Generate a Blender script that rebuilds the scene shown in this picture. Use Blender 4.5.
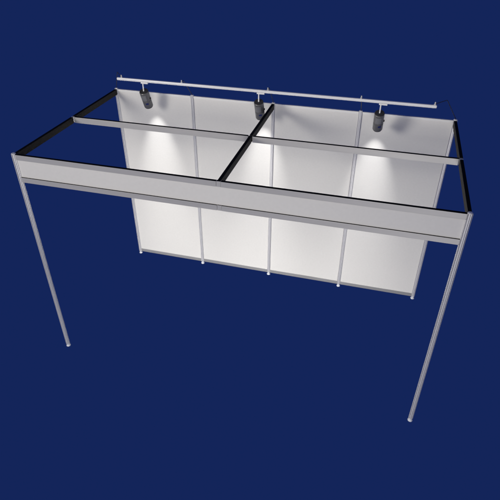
import bpy, bmesh, math, random
from mathutils import Vector, Matrix
R = math.radians
sc = bpy.context.scene
col = sc.collection
for o in list(bpy.data.objects):
    bpy.data.objects.remove(o)

# ------------------------------------------------------------------ camera
cam = bpy.data.cameras.new('camera')
cam.sensor_width = 36
cam.lens = 504.682 / 500 * 36
cam.clip_start, cam.clip_end = 0.05, 200
co = bpy.data.objects.new('camera', cam); col.objects.link(co)
co.location = (3.26295, -5.61458, 4.45899)
co.rotation_euler = (0.9587108, -0.0013087, 0.2687724)
sc.camera = co
sc.render.resolution_x = sc.render.resolution_y = 1024

# ------------------------------------------------------------------ world: plain navy void
w = bpy.data.worlds.new('World'); sc.world = w
w.use_nodes = True
bg = w.node_tree.nodes['Background']
bg.inputs['Color'].default_value = (0.0068, 0.0185, 0.1022, 1)
bg.inputs['Strength'].default_value = 1.0
sc.view_settings.view_transform = 'Standard'
sc.view_settings.look = 'None'
sc.view_settings.exposure = 0
sc.view_settings.gamma = 1

# ------------------------------------------------------------------ studio lamps out of view, front and strip added as fill
def studio(name, loc, aim, size, strength, colour, spread=180):
    l = bpy.data.lights.new(name, 'AREA')
    l.shape = 'DISK'; l.size = size; l.energy = 1.0; l.color = colour; l.spread = R(spread)
    l.use_nodes = True
    nt = l.node_tree
    em = next(n for n in nt.nodes if n.type == 'EMISSION')
    fo = nt.nodes.new('ShaderNodeLightFalloff')       # even throw over the 4 m stand
    fo.inputs['Strength'].default_value = strength
    nt.links.new(fo.outputs['Constant'], em.inputs['Strength'])
    o = bpy.data.objects.new(name, l); col.objects.link(o)
    o.location = loc
    o.rotation_euler = (Vector(aim) - Vector(loc)).to_track_quat('-Z', 'Y').to_euler()
    return o
WARM = (1, 0.962, 0.88)
studio('key_light', (-1.2, -4.35, 3.75), (1.9, 0, 1.4), 1.5, 4.15, WARM)
studio('front_fill', (3.2, -7.0, 3.0), (2, 0, 1.5), 2.0, 2.6, WARM)  # added soft fill, evens out the fascia
studio('fill_light', (4.6, -6.0, 0.3), (1.6, 0, 0.4), 2.4, 0.5, (1, 0.98, 0.93), 75)
strip = studio('low_strip_fill', (1.4, -3.7, 0.0), (1.4, 0, 0.0), 3.5, 0.64, (1, 0.985, 0.95), 70)  # added unseen fill, brightens the lower back wall
strip.data.shape = 'RECTANGLE'; strip.data.size_y = 0.4

# ------------------------------------------------------------------ materials
def mat(name, base, rough, metal=0.0, spec=0.5, vary=0.0, scale=20.0, stretch=(1, 1, 1), bump=0.0):
    m = bpy.data.materials.new(name); m.use_nodes = True
    nt = m.node_tree; b = nt.nodes['Principled BSDF']
    b.inputs['Roughness'].default_value = rough
    b.inputs['Metallic'].default_value = metal
    b.inputs['Specular IOR Level'].default_value = spec
    tc = nt.nodes.new('ShaderNodeTexCoord')
    mp = nt.nodes.new('ShaderNodeMapping'); mp.inputs['Scale'].default_value = stretch
    no = nt.nodes.new('ShaderNodeTexNoise')
    no.inputs['Scale'].default_value = scale; no.inputs['Detail'].default_value = 6
    nt.links.new(tc.outputs['Object'], mp.inputs['Vector'])
    nt.links.new(mp.outputs['Vector'], no.inputs['Vector'])
    cr = nt.nodes.new('ShaderNodeMapRange')
    cr.inputs['From Min'].default_value = 0.3; cr.inputs['From Max'].default_value = 0.7
    cr.inputs['To Min'].default_value = 1 - vary; cr.inputs['To Max'].default_value = 1 + vary
    nt.links.new(no.outputs['Fac'], cr.inputs['Value'])
    sm = nt.nodes.new('ShaderNodeVectorMath'); sm.operation = 'SCALE'
    sm.inputs[0].default_value = base
    nt.links.new(cr.outputs['Result'], sm.inputs['Scale'])
    nt.links.new(sm.outputs['Vector'], b.inputs['Base Color'])
    if bump:
        bp = nt.nodes.new('ShaderNodeBump'); bp.inputs['Strength'].default_value = bump
        bp.inputs['Distance'].default_value = 0.002
        nt.links.new(no.outputs['Fac'], bp.inputs['Height'])
        nt.links.new(bp.outputs['Normal'], b.inputs['Normal'])
    return m
LAMINATE = mat('white_laminate', (0.75, 0.737, 0.712), 0.5, 0, 0.25, 0.022, 45, (1, 1, 1.6), 0.05)
TOPRAIL = mat('white_rail', (0.80, 0.795, 0.78), 0.45, 0, 0.3, 0.01, 30)
FASCIA = mat('fascia_laminate', (0.85, 0.835, 0.80), 0.5, 0, 0.25, 0.015, 40, (1, 1, 1), 0.04)
ALU = mat('brushed_aluminium', (0.88, 0.87, 0.88), 0.34, 0.35, 0.5, 0.015, 30, (1, 1, 0.05), 0.0)
SLOT = mat('shaded_slot', (0.50, 0.50, 0.52), 0.5, 0.3, 0.3, 0.03, 60)  # greyer than the posts: occlusion shade put into the slot colour
RAIL = mat('satin_aluminium_rail', (0.69, 0.675, 0.65), 0.40, 0.35, 0.4, 0.03, 30, (0.05, 1, 1), 0.0)
BASE = mat('grey_base_rail', (0.30, 0.30, 0.305), 0.45, 0.1, 0.4, 0.05, 30, (0.05, 1, 1))
DARK = mat('dark_anodised_beam', (0.027, 0.025, 0.021), 0.6, 0.0, 0.1, 0.05, 12, (1, 0.2, 1))
BLACK = mat('black_groove', (0.006, 0.006, 0.006), 0.7, 0, 0.08, 0.2, 60)
FOOT = mat('pale_plastic_foot', (0.78, 0.80, 0.84), 0.35, 0.1, 0.5, 0.02, 60)
TRACK = mat('white_enamel_track', (0.90, 0.90, 0.90), 0.3, 0, 0.5, 0.01, 20)
WIRE = mat('dark_steel_wire', (0.10, 0.10, 0.11), 0.4, 0.6, 0.4, 0.05, 40)
LAMPBODY = mat('graphite_lamp_paint', (0.17, 0.168, 0.165), 0.32, 0.25, 0.5, 0.08, 60)
LAMPCAP = mat('black_lamp_end', (0.045, 0.043, 0.04), 0.55, 0, 0.3, 0.1, 60)
HIGHLIGHT_PLATE = mat('grey_highlight_plate', (0.25, 0.25, 0.25), 0.35, 0.2, 0.5, 0.06, 60)  # lighter grey puts the body's highlight into a raised plate
NAVY_GLINT = mat('indigo_reflection', (0.02, 0.03, 0.14), 0.4, 0, 0.4, 0.05, 60)  # reflection of the navy surround, painted as a small patch
LENS = bpy.data.materials.new('lit_lens'); LENS.use_nodes = True
_b = LENS.node_tree.nodes['Principled BSDF']
_b.inputs['Emission Color'].default_value = (1, 0.98, 0.94, 1)
_b.inputs['Emission Strength'].default_value = 3

# ------------------------------------------------------------------ helpers
def link(name, bm, m, parent=None, smooth=False):
    bmesh.ops.recalc_face_normals(bm, faces=bm.faces)
    me = bpy.data.meshes.new(name); bm.to_mesh(me); bm.free()
    if smooth:
        for p in me.polygons: p.use_smooth = True
    me.materials.append(m)
    o = bpy.data.objects.new(name, me); col.objects.link(o)
    if parent: o.parent = parent
    return o
def add_box(bm, lo, hi, bev=0.0):
    c = [(a + b) / 2 for a, b in zip(lo, hi)]; s = [b - a for a, b in zip(lo, hi)]
    r = bmesh.ops.create_cube(bm, size=1, matrix=Matrix.Translation(c) @ Matrix.Diagonal((*s, 1)))
    if bev:
        es = list({e for v in r['verts'] for e in v.link_edges})
        bmesh.ops.bevel(bm, geom=es, offset=bev, segments=2, affect='EDGES', profile=0.6)
def box(lo, hi, bev=0.0):
    bm = bmesh.new(); add_box(bm, lo, hi, bev); return bm
def add_lathe(bm, prof, n=24, M=Matrix.Identity(4)):
    rings = []
    for r, z in prof:
        rings.append([bm.verts.new(M @ Vector((r * math.cos(2 * math.pi * k / n), r * math.sin(2 * math.pi * k / n), z))) for k in range(n)])
    for a, b in zip(rings, rings[1:]):
        for k in range(n):
            bm.faces.new((a[k], a[(k + 1) % n], b[(k + 1) % n], b[k]))
    bm.faces.new(rings[0][::-1]); bm.faces.new(rings[-1])
def lathe(prof, n=24, M=Matrix.Identity(4)):
    bm = bmesh.new(); add_lathe(bm, prof, n, M); return bm
def add_tube(bm, pts, r, n=10):
    pts = [Vector(p) for p in pts]; rings = []
    up = Vector((0.3, 0.9, 0.2)).normalized()
    for i, p in enumerate(pts):
        d = (pts[min(i + 1, len(pts) - 1)] - pts[max(i - 1, 0)]).normalized()
        a = d.cross(up).normalized(); b = d.cross(a)
        rings.append([bm.verts.new(p + r * (math.cos(2 * math.pi * k / n) * a + math.sin(2 * math.pi * k / n) * b)) for k in range(n)])
    for a, b in zip(rings, rings[1:]):
        for k in range(n):
            bm.faces.new((a[k], a[(k + 1) % n], b[(k + 1) % n], b[k]))
    bm.faces.new(rings[0][::-1]); bm.faces.new(rings[-1])
def post_outline(ap=0.0215, slot=0.0062, dep=0.006):
    """eight-sided extrusion with a slot down the middle of every face"""
    out = []; half = ap * math.tan(math.pi / 8)
    for k in range(8):
        a = k * math.pi / 4
        n = Vector((math.cos(a), math.sin(a))); t = Vector((-math.sin(a), math.cos(a)))
        for s, d in ((-half * .93, 0), (-slot / 2, 0), (-slot / 2 * .8, dep), (slot / 2 * .8, dep), (slot / 2, 0), (half * .93, 0)):
            out.append(n * (ap - d) + t * s)
    return out
def prism(outline, z0, z1):
    bm = bmesh.new()
    a = [bm.verts.new((p.x, p.y, z0)) for p in outline]
    b = [bm.verts.new((p.x, p.y, z1)) for p in outline]
    n = len(a)
    for k in range(n):
        bm.faces.new((a[k], a[(k + 1) % n], b[(k + 1) % n], b[k]))
    bm.faces.new(a[::-1]); bm.faces.new(b)
    return bm

# ------------------------------------------------------------------ the stand
H, W, D = 2.504, 4.0, 2.013
booth = bpy.data.objects.new('exhibition_booth', None); col.objects.link(booth)
booth['label'] = 'open exhibition stand of grooved silver posts, white back panels and a grey front fascia'
booth['category'] = 'exhibition stand'

# posts: one is modelled, the others share its meshes
spots = [(0, 0), (1, 0), (2, 0), (3, 0), (4, 0), (0, -D), (4, -D)]
post0 = link('post', prism(post_outline(), 0.042, H - 0.004), ALU, booth)
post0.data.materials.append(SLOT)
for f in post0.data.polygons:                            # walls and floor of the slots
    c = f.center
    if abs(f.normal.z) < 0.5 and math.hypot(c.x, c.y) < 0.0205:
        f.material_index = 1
foot0 = link('foot', lathe([(0.021, 0), (0.025, 0.003), (0.025, 0.012), (0.019, 0.018), (0.009, 0.020), (0.009, 0.026), (0.0185, 0.028), (0.0185, 0.041)], 20), FOOT, post0, True)
cap0 = link('post_cap', lathe([(0.019, H - 0.004), (0.019, H + 0.001), (0.012, H + 0.004)], 16), ALU, post0)
for i, (x, y) in enumerate(spots):
    p = post0
    if i:
        p = post0.copy(); col.objects.link(p)
        for ch in (foot0, cap0):
            c = ch.copy(); c.parent = p; col.objects.link(c)
    p.location = (x, y, 0)

# back wall: panel between each pair of posts, framed by a top and a base rail
g = 0.0225
for i in range(4):
    x0, x1 = i + g, i + 1 - g
    link('wall_panel', box((x0, -0.004, 0.088), (x1, 0.004, 2.468)), LAMINATE, booth)
    t = link('wall_top_rail', box((x0, -0.013, 2.468), (x1, 0.011, 2.494), 0.002), TOPRAIL, booth)
    link('wall_base_rail', box((x0, -0.010, 0.040), (x1, 0.010, 0.088), 0.0015), BASE, booth)

# roof and fascia rails, each with a black groove along its top
T = 0.015
def beam(name, lo, hi, m):
    b = link(name, box(lo, hi, 0.001), m, booth)
    ax = 0 if hi[0] - lo[0] > hi[1] - lo[1] else 1
    l = [lo[0], lo[1], hi[2] - 0.0005]; h = [hi[0], hi[1], hi[2] + 0.0015]
    l[1 - ax] += 0.002; h[1 - ax] -= 0.002
    l[ax] += 0.001; h[ax] -= 0.001
    link('groove', box(l, h), BLACK, b)
    return b
Z0, Z1 = 2.432, 2.494
for x in (0, 2, 4):
    for ya, yb in ((-1 + g, -g), (-D + g, -1 - g)):
        if x == 2:
            ya = -D + T + 0.002 if ya < -1.5 else ya
        beam('depth_beam', (x - T, ya, Z0), (x + T, yb, Z1), DARK)
for x0, x1 in ((0 + g, 2 - g), (2 + g, 4 - g)):
    beam('cross_beam', (x0, -1 - T, Z0), (x1, -1 + T, Z1), RAIL)
for x in (0, 2, 4):
    c = link('beam_connector', prism(post_outline(0.017, 0.004, 0.003), Z0 + 0.004, Z1 - 0.002), RAIL if x != 2 else DARK, booth)
    c.location = (x, -1, 0)
for z0, z1 in ((2.446, 2.496), (2.214, 2.264)):
    for x0, x1 in ((0 + g, 2 - 0.021), (2 + 0.021, 4 - g)):
        beam('fascia_rail', (x0, -D - T, z0), (x1, -D + T, z1), RAIL)
    jo = bmesh.new()
    add_box(jo, (2 - 0.0185, -D - T + 0.002, z0), (2 + 0.0185, -D + T - 0.002, z1 + 0.001), 0.001)
    jt = link('fascia_joint', jo, RAIL, booth)
    link('groove', box((2 - 0.0175, -D - T + 0.004, z1 + 0.0005), (2 + 0.0175, -D + T - 0.004, z1 + 0.002)), BLACK, jt)
link('fascia_panel', box((g, -D - 0.003, 2.264), (W - g, -D + 0.003, 2.446)), FASCIA, booth)

# ------------------------------------------------------------------ lighting track
YR, ZR = -0.29, 2.718
track = bpy.data.objects.new('lighting_track', None); col.objects.link(track)
track.location = (0, 0, 0)
track['label'] = 'long white lighting track held above the back wall on thin bent arms'
track['category'] = 'lighting track'
rail = bmesh.new()
add_box(rail, (0.197, YR - 0.016, ZR - 0.016), (3.757, YR + 0.016, ZR + 0.016), 0.011)
link('track_rail', rail, TRACK, track)
for x, xt in ((0, 0.255), (1, 1), (2, 2), (3, 3), (4, 3.735)):
    dx = xt - x
    bm = bmesh.new()
    k = 1 if dx else 0
    pk = Vector((x + dx * 0.55, -0.17, 2.755)) if dx else Vector((x, -0.235, 2.742))
    a = Vector((x, 0, H + 0.004)); e = Vector((xt, YR, ZR + 0.026))
    pts = [a + (pk - a) * t for t in (0, .3, .6, .85, .95)]
    pts += [pk + (e - pk) * t for t in (0.03, .12, .4, .7, 1)]
    add_tube(bm, pts, 0.0038)
    arm = link('support_arm', bm, WIRE, track, True)
    link('arm_clip', lathe([(0.011, ZR + 0.016), (0.011, ZR + 0.026), (0.007, ZR + 0.030), (0.007, ZR + 0.044), (0.004, ZR + 0.047)], 14, Matrix.Translation((xt, YR, 0))), RAIL, arm)

# ------------------------------------------------------------------ three spotlights
labels = ['dark grey track spotlight above the leftmost white panel',
          'dark grey track spotlight beside the black middle roof beam',
          'dark grey track spotlight nearest the right end of the track']
TILT = R(23)
proto = bpy.data.objects.new('track_spotlight', None); col.objects.link(proto)
proto['category'] = 'spotlight'; proto['group'] = 'spotlights hanging from the white track'
ad = bmesh.new(); add_box(ad, (-0.02, -0.012, -0.032), (0.065, 0.012, -0.0165), 0.002)
parts = [link('track_adapter', ad, TRACK, proto)]
parts.append(link('stem', lathe([(0.0075, -0.128), (0.0075, -0.032)], 12), TRACK, proto, False))
M = Matrix.Translation((0, 0, -0.120)) @ Matrix.Rotation(TILT, 4, 'X')
rb = 0.053
body = link('lamp_body', lathe([(rb * .93, -0.004), (rb, -0.008), (rb, -0.118), (rb * .94, -0.120), (rb * .94, -0.128), (rb, -0.130), (rb, -0.215), (rb * .9, -0.219)], 40, M), LAMPBODY, proto)
parts.append(body)
subs = [link('end_cap', lathe([(rb * .90, 0.003), (rb * .93, 0.001), (rb * .93, -0.004)], 40, M), LAMPCAP, body),
        link('front_bezel', lathe([(rb * .9, -0.219), (rb * .9, -0.226), (rb * .84, -0.228)], 40, M), LAMPCAP, body),
        link('lens', lathe([(rb * .8, -0.228), (rb * .8, -0.2295)], 32, M), LENS, body)]
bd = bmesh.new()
def arc_plate(bm, a0, a1, z0, z1, r, th, M, n=8):
    rows = []
    for k in range(n + 1):
        a = a0 + (a1 - a0) * k / n
        c, s = math.cos(a), math.sin(a)
        rows.append([bm.verts.new(M @ Vector((q * c, q * s, z))) for q, z in ((r, z0), (r + th, z0), (r + th, z1), (r, z1))])
    for a, b in zip(rows, rows[1:]):
        for k in range(4):
            bm.faces.new((a[k], a[(k + 1) % 4], b[(k + 1) % 4], b[k]))
    bm.faces.new(rows[0][::-1]); bm.faces.new(rows[-1])
arc_plate(bd, R(-86), R(-50), -0.160, -0.138, rb, 0.0012, M)  # blue patch stands in for the surround mirrored in the body
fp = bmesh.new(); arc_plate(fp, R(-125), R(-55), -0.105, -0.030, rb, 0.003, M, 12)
subs.append(link('face_highlight_plate', fp, HIGHLIGHT_PLATE, body))
kn = bmesh.new()
add_lathe(kn, [(0.012, 0), (0.012, 0.010), (0.009, 0.013)], 18, M @ Matrix.Translation((rb - 0.004, 0, -0.100)) @ Matrix.Rotation(R(90), 4, 'Y'))
subs.append(link('hinge_knob', kn, LAMPCAP, body))
subs.append(link('navy_reflection', bd, NAVY_GLINT, body))
lamps = []
for i, x in enumerate((0.517, 1.898, 3.207)):
    o = proto
    if i:
        o = proto.copy(); col.objects.link(o)
        for p in parts:
            c = p.copy(); c.parent = o; col.objects.link(c)
            if p is body:
                for s in subs:
                    d = s.copy(); d.parent = c; col.objects.link(d)
    o.location = (x, YR, ZR)
    o['label'] = labels[i]
    L = bpy.data.lights.new('lamp_beam', 'SPOT')
    L.energy = 66; L.spot_size = R(52); L.spot_blend = 1.0; L.shadow_soft_size = 0.02
    L.color = (1, 0.99, 0.97)
    L.use_nodes = True
    em = next(n for n in L.node_tree.nodes if n.type == 'EMISSION')
    fo = L.node_tree.nodes.new('ShaderNodeLightFalloff'); fo.inputs['Strength'].default_value = 1
    L.node_tree.links.new(fo.outputs['Constant'], em.inputs['Strength'])
    lo = bpy.data.objects.new('lamp_beam', L); col.objects.link(lo)
    lo.parent = o
    lo.location = M @ Vector((0, 0, -0.236))
    lo.rotation_euler = (TILT, 0, 0)
